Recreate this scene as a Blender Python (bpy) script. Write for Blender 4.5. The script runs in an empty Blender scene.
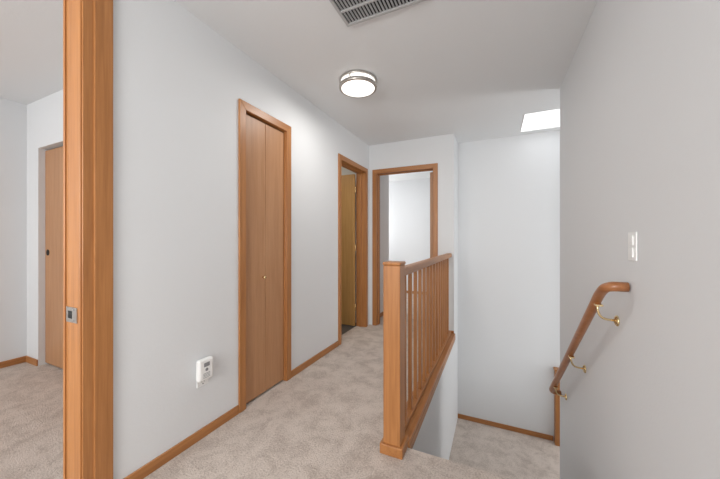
import bpy, bmesh, math
from mathutils import Vector, Matrix

scene = bpy.context.scene
scene.view_settings.view_transform = 'Standard'
scene.view_settings.look = 'None'

# ------------------------------------------------------------ materials
def new_mat(name):
    m = bpy.data.materials.new(name); m.use_nodes = True
    nt = m.node_tree
    return m, nt, nt.nodes['Principled BSDF']

def plain(name, col, rough=0.5, metal=0.0, emit=None, es=0):
    m, nt, b = new_mat(name)
    b.inputs['Base Color'].default_value = (*col, 1)
    b.inputs['Roughness'].default_value = rough
    b.inputs['Metallic'].default_value = metal
    if emit:
        b.inputs['Emission Color'].default_value = (*emit, 1)
        b.inputs['Emission Strength'].default_value = es
    return m

def paint(name, col, rough=0.6, scale=90, bump=0.12):
    m, nt, b = new_mat(name)
    b.inputs['Base Color'].default_value = (*col, 1)
    b.inputs['Roughness'].default_value = rough
    tc = nt.nodes.new('ShaderNodeTexCoord')
    n = nt.nodes.new('ShaderNodeTexNoise'); n.inputs['Scale'].default_value = scale
    n.inputs['Detail'].default_value = 3
    bp = nt.nodes.new('ShaderNodeBump'); bp.inputs['Strength'].default_value = bump
    bp.inputs['Distance'].default_value = 0.004
    nt.links.new(tc.outputs['Object'], n.inputs['Vector'])
    nt.links.new(n.outputs['Fac'], bp.inputs['Height'])
    nt.links.new(bp.outputs['Normal'], b.inputs['Normal'])
    return m

def wood(name, c1, c2, axis='Z', rough=0.38, s=42):
    m, nt, b = new_mat(name)
    tc = nt.nodes.new('ShaderNodeTexCoord')
    mp = nt.nodes.new('ShaderNodeMapping')
    sc = {'X': (1.6, s, s), 'Y': (s, 1.6, s), 'Z': (s, s, 1.6)}[axis]
    mp.inputs['Scale'].default_value = sc
    n = nt.nodes.new('ShaderNodeTexNoise'); n.inputs['Scale'].default_value = 1.0
    n.inputs['Detail'].default_value = 6; n.inputs['Distortion'].default_value = 0.6
    n2 = nt.nodes.new('ShaderNodeTexNoise'); n2.inputs['Scale'].default_value = 4.5
    n2.inputs['Detail'].default_value = 3
    mx = nt.nodes.new('ShaderNodeMath'); mx.operation = 'MULTIPLY_ADD'
    mx.inputs[1].default_value = 0.45
    r = nt.nodes.new('ShaderNodeValToRGB')
    r.color_ramp.elements[0].position = 0.45; r.color_ramp.elements[0].color = (*c2, 1)
    r.color_ramp.elements[1].position = 0.95; r.color_ramp.elements[1].color = (*c1, 1)
    nt.links.new(tc.outputs['Object'], mp.inputs['Vector'])
    nt.links.new(mp.outputs['Vector'], n.inputs['Vector'])
    nt.links.new(mp.outputs['Vector'], n2.inputs['Vector'])
    nt.links.new(n2.outputs['Fac'], mx.inputs[0]); nt.links.new(n.outputs['Fac'], mx.inputs[2])
    nt.links.new(mx.outputs[0], r.inputs['Fac'])
    nt.links.new(r.outputs['Color'], b.inputs['Base Color'])
    b.inputs['Roughness'].default_value = rough
    return m

def carpet_mat(name, ca, cb):
    m, nt, b = new_mat(name)
    tc = nt.nodes.new('ShaderNodeTexCoord')
    n = nt.nodes.new('ShaderNodeTexNoise'); n.inputs['Scale'].default_value = 7.0
    n.inputs['Detail'].default_value = 7; n.inputs['Roughness'].default_value = 0.72
    n.inputs['Distortion'].default_value = 0.4
    f = nt.nodes.new('ShaderNodeTexNoise'); f.inputs['Scale'].default_value = 110
    f.inputs['Detail'].default_value = 5; f.inputs['Roughness'].default_value = 0.7
    mx = nt.nodes.new('ShaderNodeMath'); mx.operation = 'MULTIPLY_ADD'; mx.inputs[1].default_value = 1.1
    r = nt.nodes.new('ShaderNodeValToRGB')
    r.color_ramp.elements[0].position = 0.76; r.color_ramp.elements[0].color = (*cb, 1)
    r.color_ramp.elements[1].position = 1.0; r.color_ramp.elements[1].color = (*ca, 1)
    sb = nt.nodes.new('ShaderNodeMath'); sb.operation = 'SUBTRACT'; sb.inputs[1].default_value = 0.13
    bp = nt.nodes.new('ShaderNodeBump'); bp.inputs['Strength'].default_value = 0.8
    bp.inputs['Distance'].default_value = 0.008
    for k in (n, f): nt.links.new(tc.outputs['Object'], k.inputs['Vector'])
    nt.links.new(f.outputs['Fac'], mx.inputs[0]); nt.links.new(n.outputs['Fac'], mx.inputs[2])
    nt.links.new(mx.outputs[0], sb.inputs[0]); nt.links.new(sb.outputs[0], r.inputs['Fac'])
    nt.links.new(r.outputs['Color'], b.inputs['Base Color'])
    nt.links.new(f.outputs['Fac'], bp.inputs['Height'])
    nt.links.new(bp.outputs['Normal'], b.inputs['Normal'])
    b.inputs['Roughness'].default_value = 0.95
    b.inputs['Specular IOR Level'].default_value = 0.1
    return m

WALL = paint('wall_paint', (0.73, 0.743, 0.755))
CEIL = paint('ceiling_paint', (0.745, 0.755, 0.762), 0.8, 60, 0.2)
CARPET = carpet_mat('carpet', (0.66, 0.58, 0.52), (0.455, 0.385, 0.335))
TRIM = {a: wood('fir_trim_' + a, (0.46, 0.200, 0.066), (0.32, 0.125, 0.036), a) for a in 'XYZ'}
RAILW = wood('rail_wood', (0.38, 0.155, 0.06), (0.27, 0.10, 0.035), 'Y', 0.3)
DOORW = wood('door_veneer', (0.49, 0.26, 0.13), (0.40, 0.195, 0.088), 'Z', 0.42, 30)
DOORY = wood('bath_door_veneer', (0.56, 0.32, 0.11), (0.46, 0.245, 0.078), 'Z', 0.42, 30)
WHITE = plain('white_plastic', (0.86, 0.86, 0.85), 0.35)
GREYP = plain('grey_plastic', (0.25, 0.25, 0.26), 0.4)
DARK = plain('dark_void', (0.015, 0.015, 0.015), 0.9)
NICKEL = plain('brushed_nickel', (0.50, 0.47, 0.44), 0.35, 1.0)
BRASS = plain('brass', (0.80, 0.62, 0.35), 0.25, 1.0)
GLASSW = plain('lit_opal_glass', (0.95, 0.95, 0.93), 0.3, 0, (1.0, 0.97, 0.91), 1.3)
SKYL = plain('skylight_daylight', (0.95, 0.97, 1.0), 0.3, 0, (0.97, 0.99, 1.0), 1.15)
VENT = plain('vent_enamel', (0.45, 0.45, 0.45), 0.5)
TILE = paint('dark_vinyl', (0.10, 0.095, 0.09), 0.4, 20, 0.1)

# ------------------------------------------------------------ mesh builder
class B:
    def __init__(s, name, bevel=0.0, seg=2):
        s.name = name; s.bm = bmesh.new(); s.mats = []; s.bevel = bevel; s.seg = seg
    def mi(s, m):
        if m not in s.mats: s.mats.append(m)
        return s.mats.index(m)
    def box(s, x0, x1, y0, y1, z0, z1, m):
        i = s.mi(m)
        v = [s.bm.verts.new(p) for p in ((x0,y0,z0),(x1,y0,z0),(x1,y1,z0),(x0,y1,z0),(x0,y0,z1),(x1,y0,z1),(x1,y1,z1),(x0,y1,z1))]
        for f in ((0,3,2,1),(4,5,6,7),(0,1,5,4),(1,2,6,5),(2,3,7,6),(3,0,4,7)):
            fc = s.bm.faces.new([v[k] for k in f]); fc.material_index = i
        return s
    def prism(s, pts, ext, m):
        i = s.mi(m); e = Vector(ext)
        a = [s.bm.verts.new(p) for p in pts]; b = [s.bm.verts.new(Vector(p) + e) for p in pts]
        n = len(pts); fs = [s.bm.faces.new(a), s.bm.faces.new(list(reversed(b)))]
        for k in range(n):
            fs.append(s.bm.faces.new([a[(k+1) % n], a[k], b[k], b[(k+1) % n]]))
        for f in fs: f.material_index = i
        return s
    def lathe(s, c, prof, m, axis='Z', seg=48, smooth=True):
        i = s.mi(m); c = Vector(c); rings = []
        for (r, h) in prof:
            ring = []
            for k in range(seg):
                a = 2*math.pi*k/seg
                if axis == 'Z': p = Vector((r*math.cos(a), r*math.sin(a), h))
                elif axis == 'X': p = Vector((h, r*math.cos(a), r*math.sin(a)))
                else: p = Vector((r*math.cos(a), h, r*math.sin(a)))
                ring.append(s.bm.verts.new(c + p))
            rings.append(ring)
        for a, b in zip(rings[:-1], rings[1:]):
            for k in range(seg):
                f = s.bm.faces.new([a[k], a[(k+1) % seg], b[(k+1) % seg], b[k]])
                f.material_index = i; f.smooth = smooth
        for ring in (rings[0], rings[-1]):
            f = s.bm.faces.new(ring); f.material_index = i
        return s
    def sweep(s, pts, r, m, seg=16):
        i = s.mi(m); pts = [Vector(p) for p in pts]; rings = []
        up = None
        for k, p in enumerate(pts):
            t = (pts[min(k+1, len(pts)-1)] - pts[max(k-1, 0)]).normalized()
            if up is None:
                up = t.orthogonal().normalized()
            up = (up - t*up.dot(t)).normalized(); sd = t.cross(up)
            rings.append([s.bm.verts.new(p + up*r*math.cos(2*math.pi*q/seg) + sd*r*math.sin(2*math.pi*q/seg)) for q in range(seg)])
        for a, b in zip(rings[:-1], rings[1:]):
            for q in range(seg):
                f = s.bm.faces.new([a[q], a[(q+1) % seg], b[(q+1) % seg], b[q]]); f.material_index = i; f.smooth = True
        for ring in (rings[0], rings[-1]):
            f = s.bm.faces.new(ring); f.material_index = i
        return s
    def done(s, parent=None):
        bmesh.ops.recalc_face_normals(s.bm, faces=s.bm.faces)
        me = bpy.data.meshes.new(s.name); s.bm.to_mesh(me); s.bm.free()
        for m in s.mats: me.materials.append(m)
        o = bpy.data.objects.new(s.name, me); scene.collection.objects.link(o)
        if s.bevel:
            md = o.modifiers.new('bevel', 'BEVEL'); md.width = s.bevel; md.segments = s.seg
            md.limit_method = 'ANGLE'; md.angle_limit = math.radians(50)
        if parent: o.parent = parent
        return o

def empty(name):
    e = bpy.data.objects.new(name, None); scene.collection.objects.link(e); e.empty_display_size = 0.1
    return e

def bez(p0, p1, p2, n=8):
    p0, p1, p2 = Vector(p0), Vector(p1), Vector(p2)
    return [(1-t)**2*p0 + 2*t*(1-t)*p1 + t*t*p2 for t in [k/n for k in range(n+1)]]

H = 2.44; XL = -1.56; XLo = -1.69; XR = 0.50; YF = 3.70; YFo = 3.83
XS = -0.45; YB = 4.10; ZL = -1.21; YN = 1.60; HD = 2.045; HT = 2.33
RIS = 1.21/6; RUN = 0.25

# ------------------------------------------------------------ shell
b = B('floor')
b.box(XLo, XS, -2.5, YFo, -0.25, 0, CARPET).box(XS, XR, -2.5, YN, -0.25, 0, CARPET)
b.done()
B('floor_bedroom').box(-4.05, XLo, -2.5, 2.0, -0.25, 0, CARPET).done()
B('floor_far_room').box(-3.2, -0.58, YFo, 6.2, -0.25, 0, CARPET).done()
B('floor_bathroom').box(-3.2, XLo, 2.3, YFo-0.13, -0.25, 0, TILE).done()

b = B('ceiling')   # with the skylight opening
sx0, sx1, sy0, sy1 = 0.27, 1.25, 3.42, 3.98
b.box(-4.2, sx0, -2.63, 6.33, H, H+0.15, CEIL).box(sx1, 3.13, -2.63, 6.33, H, H+0.15, CEIL)
b.box(sx0, sx1, -2.63, sy0, H, H+0.15, CEIL).box(sx0, sx1, sy1, 6.33, H, H+0.15, CEIL)
b.done()
b = B('skylight')   # opal diffuser panel set in the ceiling opening, with a slim frame
b.box(sx0+0.001, sx1-0.001, sy0+0.001, sy1-0.001, H+0.008, H+0.03, SKYL)
b.box(sx0+0.001, sx1-0.001, sy0+0.001, sy0+0.009, H-0.004, H+0.0075, WHITE).box(sx0+0.001, sx1-0.001, sy1-0.009, sy1-0.001, H-0.004, H+0.0075, WHITE)
b.box(sx0+0.001, sx0+0.009, sy0+0.009, sy1-0.009, H-0.004, H+0.0075, WHITE).box(sx1-0.009, sx1-0.001, sy0+0.009, sy1-0.009, H-0.004, H+0.0075, WHITE)
b.done()

b = B('wall_left')
for (y0, y1, z0) in ((-2.5, -0.22, 0), (-0.22, 0.64, HT+0.02), (0.64, 1.49, 0), (1.49, 1.95, HD+0.02), (1.95, 2.86, 0), (2.86, 3.58, HD+0.02), (3.58, YF, 0)):
    b.box(XLo, XL, y0, y1, z0, H, WALL)
b.done()
b = B('wall_far')
b.box(XL, -1.47, YF, YFo, 0, H, WALL).box(-1.47, -0.68, YF, YFo, HD+0.02, H, WALL).box(-0.68, XS, YF, YFo, 0, H, WALL)
b.box(-0.58, XS, YFo, YB, ZL, H, WALL)
b.done()
B('wall_stair_side').box(-0.58, XS, YN, YB-0.27, ZL, -0.25, WALL).box(XS-0.002, XS+0.004, YN+0.005, YFo, -0.25, -0.0, WALL).done()
B('wall_stairwell_end').box(-0.58, 3.0, YB, YB+0.13, -2.6, H, WALL).done()
b = B('wall_right'); b.box(XR, XR+0.12, -2.5, 2.97, ZL-0.2, H, WALL); b.done()
B('wall_lower_stair').box(XR+0.12, 3.0, 2.85, 2.97, -2.6, H, WALL).done()
B('wall_east').box(3.0, 3.13, 2.85, YB+0.13, -2.6, H, WALL).done()
b = B('wall_back')
b.box(-4.05, -1.1, -2.63, -2.5, 0, H, WALL).box(-1.1, 0.1, -2.63, -2.5, 0, 0.9, WALL).box(-1.1, 0.1, -2.63, -2.5, 2.1, H, WALL).box(0.1, XR+0.12, -2.63, -2.5, 0, H, WALL)
b.done()
# bedroom (through the left doorway)
B('wall_bedroom_west').box(-4.18, -4.05, -2.63, 2.13, 0, H, WALL).done()
B('wall_bedroom_north').box(-4.05, -3.81, 1.22, 1.34, 0, H, WALL).done()
B('wall_bedroom_header').box(-3.81, -2.2, 1.22, 1.34, 2.0, H, WALL).done()
B('wall_bedroom_northeast').box(-2.2, XLo, 1.22, 1.34, 0, H, WALL).done()
B('wall_bedroom_back').box(-4.05, XLo, 2.0, 2.13, 0, H, WALL).done()
# bathroom + far room
b = B('wall_bathroom')
b.box(-3.33, -3.2, 2.3, YFo, 0, H, WALL).box(-3.2, XLo, 2.17, 2.3, 0, H, WALL).box(-3.2, XLo, YFo-0.13, YFo, 0, H, WALL)
b.done()
b = B('wall_far_room')
b.box(XLo, XL, YFo, 4.52, 0, H, WALL).box(-3.2, XLo, 4.39, 4.52, 0, H, WALL)
b.box(-3.33, -3.2, 4.39, 6.2, 0, H, WALL).box(-3.33, XS, 6.2, 6.33, 0, H, WALL).box(-0.58, XS, YB+0.13, 6.2, 0, H, WALL)
b.done()

# ------------------------------------------------------------ stairs
b = B('staircase_upper', 0.02, 3)
for i in range(1, 6):
    b.box(XS+0.005, XR-0.002, YN+0.001+RUN*(i-1), YN+RUN*i+(0.02 if i < 5 else -0.001), ZL-0.1, -RIS*i, CARPET)
b.done()
B('floor_landing').box(XS, XR, YN+RUN*5, YB, ZL-0.2, ZL, CARPET).box(XR, 0.78, 2.97, YB, ZL-0.2, ZL, CARPET).done()
b = B('staircase_lower', 0.02, 3)
for i in range(1, 7):
    b.box(0.781+RUN*(i-1), 0.78+RUN*i+0.02 if i < 6 else 2.998, 2.972, YB-0.002, -2.6, ZL-RIS*i, CARPET)
b.done()

# ------------------------------------------------------------ baseboards
bh = 0.057; bt = 0.012
def bb(name, *boxes):
    o = B(name, 0.003)
    for (x0, x1, y0, y1, z, ax) in boxes: o.box(x0, x1, y0, y1, z, z+bh, TRIM[ax])
    return o.done()
bb('baseboard_left', (XL, XL+bt, 0.735, 1.442, 0, 'Y'), (XL, XL+bt, 1.998, 2.815, 0, 'Y'), (XL, XL+bt, -2.5, -0.31, 0, 'Y'))
bb('baseboard_far', (-0.635, XS-0.0, YF-bt, YF, 0, 'X'))
bb('baseboard_stairwell', (XS, 0.625, YB-bt, YB, ZL, 'X'))
bb('baseboard_right', (XR-bt, XR, -2.5, YN-0.05, 0, 'Y'))
bb('baseboard_bedroom', (-4.05, -4.05+bt, -2.5, 1.22, 0, 'Y'), (-4.05+bt, -3.81, 1.22-bt, 1.22, 0, 'X'), (-2.2, XLo, 1.22-bt, 1.22, 0, 'X'))
bb('baseboard_far_room', (XL, XL+bt, YFo, 4.52, 0, 'Y'), (-3.2, -0.6, 6.2-bt, 6.2, 0, 'X'))

# ------------------------------------------------------------ door casings / jambs
def casing_left(o, y0, y1, w, t=0.014, zt=HD, x=XL, sgn=1):
    e = (t*sgn, 0, 0)
    o.prism([(x, y0-w, 0), (x, y0, 0), (x, y0, zt), (x, y0-w, zt+w)], e, TRIM['Z'])
    o.prism([(x, y1, 0), (x, y1+w, 0), (x, y1+w, zt+w), (x, y1, zt)], e, TRIM['Z'])
    o.prism([(x, y0-w, zt+w), (x, y0, zt), (x, y1, zt), (x, y1+w, zt+w)], e, TRIM['Y'])
def casing_far(o, x0, x1, w, t=0.014, zt=HD, y=YF, sgn=-1):
    e = (0, t*sgn, 0)
    o.prism([(x0-w, y, 0), (x0, y, 0), (x0, y, zt), (x0-w, y, zt+w)], e, TRIM['Z'])
    o.prism([(x1, y, 0), (x1+w, y, 0), (x1+w, y, zt+w), (x1, y, zt)], e, TRIM['Z'])
    o.prism([(x0-w, y, zt+w), (x0, y, zt), (x1, y, zt), (x1+w, y, zt+w)], e, TRIM['X'])
def jamb_left(o, y0, y1, stop=None, hd=HD, sd=0.012):
    o.box(XLo, XL, y0-0.02, y0, 0, hd, TRIM['Z']).box(XLo, XL, y1, y1+0.02, 0, hd, TRIM['Z']).box(XLo, XL, y0-0.02, y1+0.02, hd, hd+0.02, TRIM['Y'])
    if stop:
        a, c = stop
        o.box(a, c, y0, y0+sd, 0, hd, TRIM['Z']).box(a, c, y1-sd, y1, 0, hd, TRIM['Z']).box(a, c, y0+sd, y1-sd, hd-sd, hd, TRIM['Y'])

# bedroom doorway (nearest, left)
o = B('trim_bedroom_doorway', 0.003)
casing_left(o, -0.205, 0.627, 0.108, 0.008, HT-0.012)
casing_left(o, -0.242, 0.664, 0.068, 0.016, HT+0.025)
casing_left(o, -0.195, 0.627, 0.098, 0.012, HT, x=XLo, sgn=-1)
jamb_left(o, -0.20, 0.622, (-1.69, -1.675), HT, 0.006)
o.done()
o = B('door_strike_plate', 0.001)
o.box(-1.668, -1.580, 0.6185, 0.6215, 0.810, 0.874, NICKEL)
o.box(-1.650, -1.618, 0.6178, 0.6186, 0.826, 0.858, DARK)
for z in (0.819, 0.865): o.lathe((-1.602, 0.6185, z), [(0.004, 0), (0.004, -0.001), (0.002, -0.0015)], GREYP, 'Y', 12)
o.done()

# linen closet bifold
o = B('trim_closet_doorway', 0.003)
casing_left(o, 1.503, 1.937, 0.057); jamb_left(o, 1.505, 1.935); o.done()
e = empty('bifold_closet_door')
o = B('panels', 0.003)
o.box(-1.605, -1.575, 1.509, 1.7185, 0.015, 2.035, DOORW).box(-1.605, -1.575, 1.7215, 1.931, 0.015, 2.035, DOORW)
o.done(e)
o = B('knob'); o.lathe((-1.575, 1.690, 0.88), [(0.005, 0), (0.005, 0.010), (0.011, 0.014), (0.013, 0.021), (0.010, 0.028), (0.003, 0.030)], BRASS, 'X', 20); o.done(e)

# bathroom doorway + open door
o = B('trim_bathroom_doorway', 0.003)
casing_left(o, 2.878, 3.562, 0.057); jamb_left(o, 2.88, 3.56, (-1.645, -1.61)); o.done()
e = empty('door_bathroom')
o = B('slab', 0.002); o.box(-2.37, -1.70, 3.52, 3.555, 0.012, 2.03, DOORY); o.done(e)
o = B('hinges', 0.001)
for z in (0.25, 1.05, 1.83): o.lathe((-1.697, 3.549, z-0.045), [(0.007, 0), (0.007, 0.09)], BRASS, 'Z', 12)
o.done(e)
o = B('doorknob'); o.lathe((-2.31, 3.52, 0.92), [(0.03, 0), (0.03, -0.006), (0.011, -0.008), (0.011, -0.03), (0.027, -0.04), (0.027, -0.058), (0.012, -0.066)], NICKEL, 'Y', 24); o.done(e)

# far room doorway + open door
o = B('trim_far_doorway', 0.003)
casing_far(o, -1.452, -0.698, 0.057)
o.box(-1.47, -1.45, YF, YFo, 0, HD, TRIM['Z']).box(-0.70, -0.68, YF, YFo, 0, HD, TRIM['Z']).box(-1.47, -0.68, YF, YFo, HD, HD+0.02, TRIM['X'])
o.box(-1.45, -1.438, 3.745, 3.78, 0, HD, TRIM['Z']).box(-0.712, -0.70, 3.745, 3.78, 0, HD, TRIM['Z']).box(-1.438, -0.712, 3.745, 3.78, HD-0.012, HD, TRIM['X'])
o.done()
e = empty('door_far_room')
o = B('slab', 0.002); o.box(-0.765, -0.73, 3.84, 4.57, 0.012, 2.03, DOORW); o.done(e)
o = B('hinges', 0.001)
for z in (0.25, 1.05, 1.83):
    o.lathe((-0.722, 3.838, z-0.045), [(0.007, 0), (0.007, 0.09)], NICKEL, 'Z', 12)
    o.box(-0.7035, -0.6998, 3.785, 3.83, z-0.045, z+0.045, NICKEL)
o.done(e)
o = B('doorknob'); o.lathe((-0.765, 4.50, 0.92), [(0.03, 0), (0.03, -0.006), (0.011, -0.008), (0.011, -0.03), (0.027, -0.04), (0.027, -0.058), (0.012, -0.066)], NICKEL, 'X', 24); o.done(e)

# bedroom sliding closet doors
e = empty('sliding_closet_door')
o = B('panels', 0.003)
o.box(-3.808, -3.02, 1.265, 1.295, 0.015, 1.985, DOORW).box(-3.06, -2.202, 1.30, 1.33, 0.015, 1.985, DOORW)
o.done(e)
o = B('finger_pull'); o.lathe((-3.75, 1.265, 1.04), [(0.028, 0), (0.028, -0.003), (0.020, -0.003), (0.018, -0.001)], DARK, 'Y', 24); o.done(e)

# ------------------------------------------------------------ balustrade
e = empty('stair_balustrade')
o = B('newel_post', 0.006, 3)
o.box(-0.555, -0.459, 1.51, 1.61, 0, 1.02, TRIM['Z'])
o.done(e)
o = B('newel_cap', 0.008, 3); o.box(-0.559, -0.455, 1.506, 1.614, 1.02, 1.038, TRIM['Z']); o.done(e)
o = B('newel_base', 0.004); o.box(-0.57, -0.442, 1.495, 1.625, 0, 0.055, TRIM['Y']); o.done(e)
o = B('top_rail', 0.012, 3); o.box(-0.535, -0.475, 1.61, YF-0.002, 0.945, 0.995, TRIM['Y']); o.done(e)
o = B('bottom_rail', 0.004); o.box(-0.56, -0.435, 1.61, YF-0.002, 0, 0.028, TRIM['Y']).box(-0.53, -0.48, 1.61, YF-0.002, 0.028, 0.055, TRIM['Y'])
o.box(-0.445, -0.433, 1.61, YF-0.002, -0.05, 0.0, TRIM['Y']); o.done(e)
o = B('balusters', 0.002)
n = 14
for k in range(n):
    y = 1.61 + (YF-1.61)*(k+1)/(n+1)
    o.box(-0.517, -0.493, y-0.012, y+0.012, 0.05, 0.95, TRIM['Z'])
o.done(e)

# ------------------------------------------------------------ handrail
e = empty('stair_handrail')
def rz(y): return 0.885 - 0.815*(y-1.68)
pts = [(0.494, 1.55, 0.965)] + bez((0.460, 1.55, 0.965), (0.425, 1.55, 0.965), (0.425, 1.59, 0.945), 6) + bez((0.425, 1.61, 0.935), (0.425, 1.655, 0.91), (0.425, 1.70, rz(1.70)), 6) + [(0.425, y, rz(y)) for y in (1.9, 2.2, 2.5, 2.8)] + bez((0.425, 2.84, rz(2.84)), (0.425, 2.89, rz(2.89)), (0.455, 2.90, rz(2.90)), 5) + [(0.494, 2.90, rz(2.9))]
o = B('rail'); o.sweep(pts, 0.020, RAILW, 20); o.done(e)
o = B('brackets')
for y in (1.68, 2.2, 2.72):
    z = min(rz(y), 0.905)
    o.sweep([(0.427, y, z-0.018), (0.427, y, z-0.045)] + bez((0.43, y, z-0.055), (0.435, y, z-0.085), (0.465, y, z-0.088), 6) + [(0.495, y, z-0.09)], 0.005, BRASS, 12)
    o.lathe((0.4995, y, z-0.09), [(0.024, 0), (0.024, -0.004), (0.018, -0.009), (0.008, -0.011)], BRASS, 'X', 28)
    o.box(0.413, 0.441, y-0.03, y+0.03, z-0.026-0.0, z-0.018, BRASS)
o.done(e)

# lower flight newel + rail on the stairwell end wall
e = empty('lower_stair_railing')
o = B('newel_post', 0.005); o.box(0.63, 0.71, 4.01, 4.088, ZL, -0.36, TRIM['Z']).box(0.622, 0.718, 4.003, 4.095, -0.36, -0.335, TRIM['Z']); o.done(e)
o = B('rail'); o.sweep([(0.70, 4.045, -0.42), (1.2, 4.045, -0.82), (2.2, 4.045, -1.62)], 0.023, TRIM['X'], 16); o.done(e)
o = B('skirt_board', 0.003); o.prism([(0.79, 4.088, ZL-0.2), (0.79, 4.088, ZL+0.06), (2.3, 4.088, ZL-1.15), (2.3, 4.088, ZL-1.36)], (0, 0.011, 0), TRIM['X']); o.done(e)

# ------------------------------------------------------------ ceiling light
LX, LY = -1.0, 2.14
e = empty('flush_ceiling_light')
o = B('opal_glass'); o.lathe((LX, LY, H), [(0.13, -0.004), (0.137, -0.015), (0.137, -0.066), (0.130, -0.074), (0.09, -0.080), (0.02, -0.083)], GLASSW); o.done(e)
o = B('nickel_rings', 0.002)
for (a, c, r) in ((0.0, 0.018, 0.150), (0.046, 0.070, 0.153)):
    o.lathe((LX, LY, H), [(0.138, -a-0.0005), (r-0.003, -a-0.0005), (r, -a-0.004), (r, -c+0.004), (r-0.003, -c), (0.138, -c)], NICKEL)
for k in range(3):
    a = math.radians(30+120*k)
    o.lathe((LX+0.145*math.cos(a), LY+0.145*math.sin(a), H), [(0.005, -0.016), (0.005, -0.048)], NICKEL, 'Z', 10)
o.done(e)

# ------------------------------------------------------------ ceiling vent
e = empty('ceiling_vent')
vx0, vx1, vy0, vy1 = -0.80, -0.30, 1.22, 1.565
o = B('frame', 0.002)
z0, z1 = H-0.012, H
o.box(vx0, vx1, vy1-0.018, vy1, z0, z1, VENT).box(vx0, vx1, vy0, vy0+0.018, z0, z1, VENT).box(vx0, vx0+0.018, vy0+0.018, vy1-0.018, z0, z1, VENT).box(vx1-0.018, vx1, vy0+0.018, vy1-0.018, z0, z1, VENT)
for k in (1, 2):
    y = vy0 + (vy1-vy0)*k/3; o.box(vx0+0.018, vx1-0.018, y-0.006, y+0.006, z0, z1, VENT)
o.box(vx0+0.01, vx1-0.01, vy0+0.01, vy1-0.01, H-0.0025, H-0.0005, DARK)
o.done(e)
o = B('louvers')
ns = 24
for k in range(ns):
    x = vx0+0.022 + (vx1-vx0-0.044)*(k+0.5)/ns
    o.prism([(x-0.0045, vy0+0.018, H-0.011), (x-0.003, vy0+0.018, H-0.012), (x+0.003, vy0+0.018, H-0.004), (x+0.0015, vy0+0.018, H-0.003)], (0, vy1-vy0-0.036, 0), VENT)
o.done(e)

# ------------------------------------------------------------ switch + plug-in alarm
e = empty('light_switch')
o = B('plate', 0.003, 3); o.box(XR-0.006, XR-0.0005, 1.475, 1.550, 1.075, 1.190, WHITE); o.done(e)
o = B('toggles', 0.0015)
for z in (1.109, 1.156): o.box(XR-0.011, XR-0.006, 1.493, 1.532, z-0.019, z+0.019, WHITE)
o.done(e)
e = empty('plug_in_carbon_monoxide_alarm')
o = B('outlet_plate', 0.003, 3); o.box(XL+0.0005, XL+0.007, 1.143, 1.218, 0.305, 0.425, WHITE); o.done(e)
o = B('alarm_body', 0.014, 5); o.box(XL+0.007, XL+0.042, 1.130, 1.226, 0.345, 0.470, WHITE); o.done(e)
o = B('alarm_details', 0.001)
o.box(XL+0.042, XL+0.0432, 1.160, 1.197, 0.425, 0.448, GREYP)
for k in range(4): o.box(XL+0.042, XL+0.0428, 1.155, 1.201, 0.362+k*0.008, 0.365+k*0.008, GREYP)
o.lathe((XL+0.042, 1.178, 0.408), [(0.009, 0), (0.009, 0.002), (0.006, 0.003)], GREYP, 'X', 20)
for y in (1.173, 1.187): o.box(XL+0.007, XL+0.0078, y-0.0015, y+0.0015, 0.327, 0.339, DARK)
o.box(XL+0.007, XL+0.0078, 1.177, 1.183, 0.314, 0.320, DARK)
o.done(e)

# ------------------------------------------------------------ unseen window behind the camera, invented as a place for the hall fill
o = B('added_window', 0.003)
o.box(-1.1, 0.1, -2.60, -2.55, 0.9, 0.95, WHITE).box(-1.1, 0.1, -2.60, -2.55, 2.05, 2.1, WHITE).box(-1.1, -1.05, -2.60, -2.55, 0.95, 2.05, WHITE).box(0.05, 0.1, -2.60, -2.55, 0.95, 2.05, WHITE).box(-0.52, -0.48, -2.60, -2.55, 0.95, 2.05, WHITE)
o.done()

# ------------------------------------------------------------ lights
def area(name, loc, rot, sx, sy, power, col=(1, 1, 1), shape='RECTANGLE'):
    l = bpy.data.lights.new(name, 'AREA'); l.shape = shape; l.size = sx; l.size_y = sy; l.energy = power; l.color = col
    ob = bpy.data.objects.new(name, l); scene.collection.objects.link(ob); ob.location = loc; ob.rotation_euler = rot
    return ob
R = math.radians
area('fill_hall_back', (-0.5, -2.52, 1.5), (R(90), 0, 0), 1.2, 1.2, 82, (1.0, 0.995, 0.985))  # added soft fill for the hall, set in the invented back window
area('ceiling_lamp_light', (LX, LY, H-0.09), (0, 0, 0), 0.26, 0.26, 7.5, (1.0, 0.97, 0.93), 'DISK')
area('fill_bedroom', (-2.9, -2.4, 1.5), (R(90), 0, 0), 1.6, 1.3, 58)  # added fill inside the bedroom, out of view; no window modelled
area('fill_far_room', (-2.9, 5.4, 1.5), (R(90), 0, R(-90)), 1.2, 1.3, 27)  # added fill to brighten the far room, placed out of view
area('bathroom_lamp_light', (-2.4, 2.9, 2.40), (0, 0, 0), 0.4, 0.4, 6, (1, 0.9, 0.75))
area('fill_lower_stair', (2.95, 3.55, 0.4), (R(90), 0, R(90)), 0.9, 2.4, 36, (1.0, 0.99, 0.98))  # added fill at the east end to brighten the stairwell evenly
w = bpy.data.worlds.new('world'); scene.world = w; w.use_nodes = True
w.node_tree.nodes['Background'].inputs[0].default_value = (0.9, 0.95, 1, 1)
w.node_tree.nodes['Background'].inputs[1].default_value = 1.0

# ------------------------------------------------------------ camera
cam = bpy.data.cameras.new('camera'); cam.sensor_width = 36; cam.lens = 36*294/720
cam.clip_start = 0.02
co = bpy.data.objects.new('camera', cam); scene.collection.objects.link(co)
co.location = (0, 0, 1.16); co.rotation_euler = (R(90), 0, R(24.66))
scene.camera = co
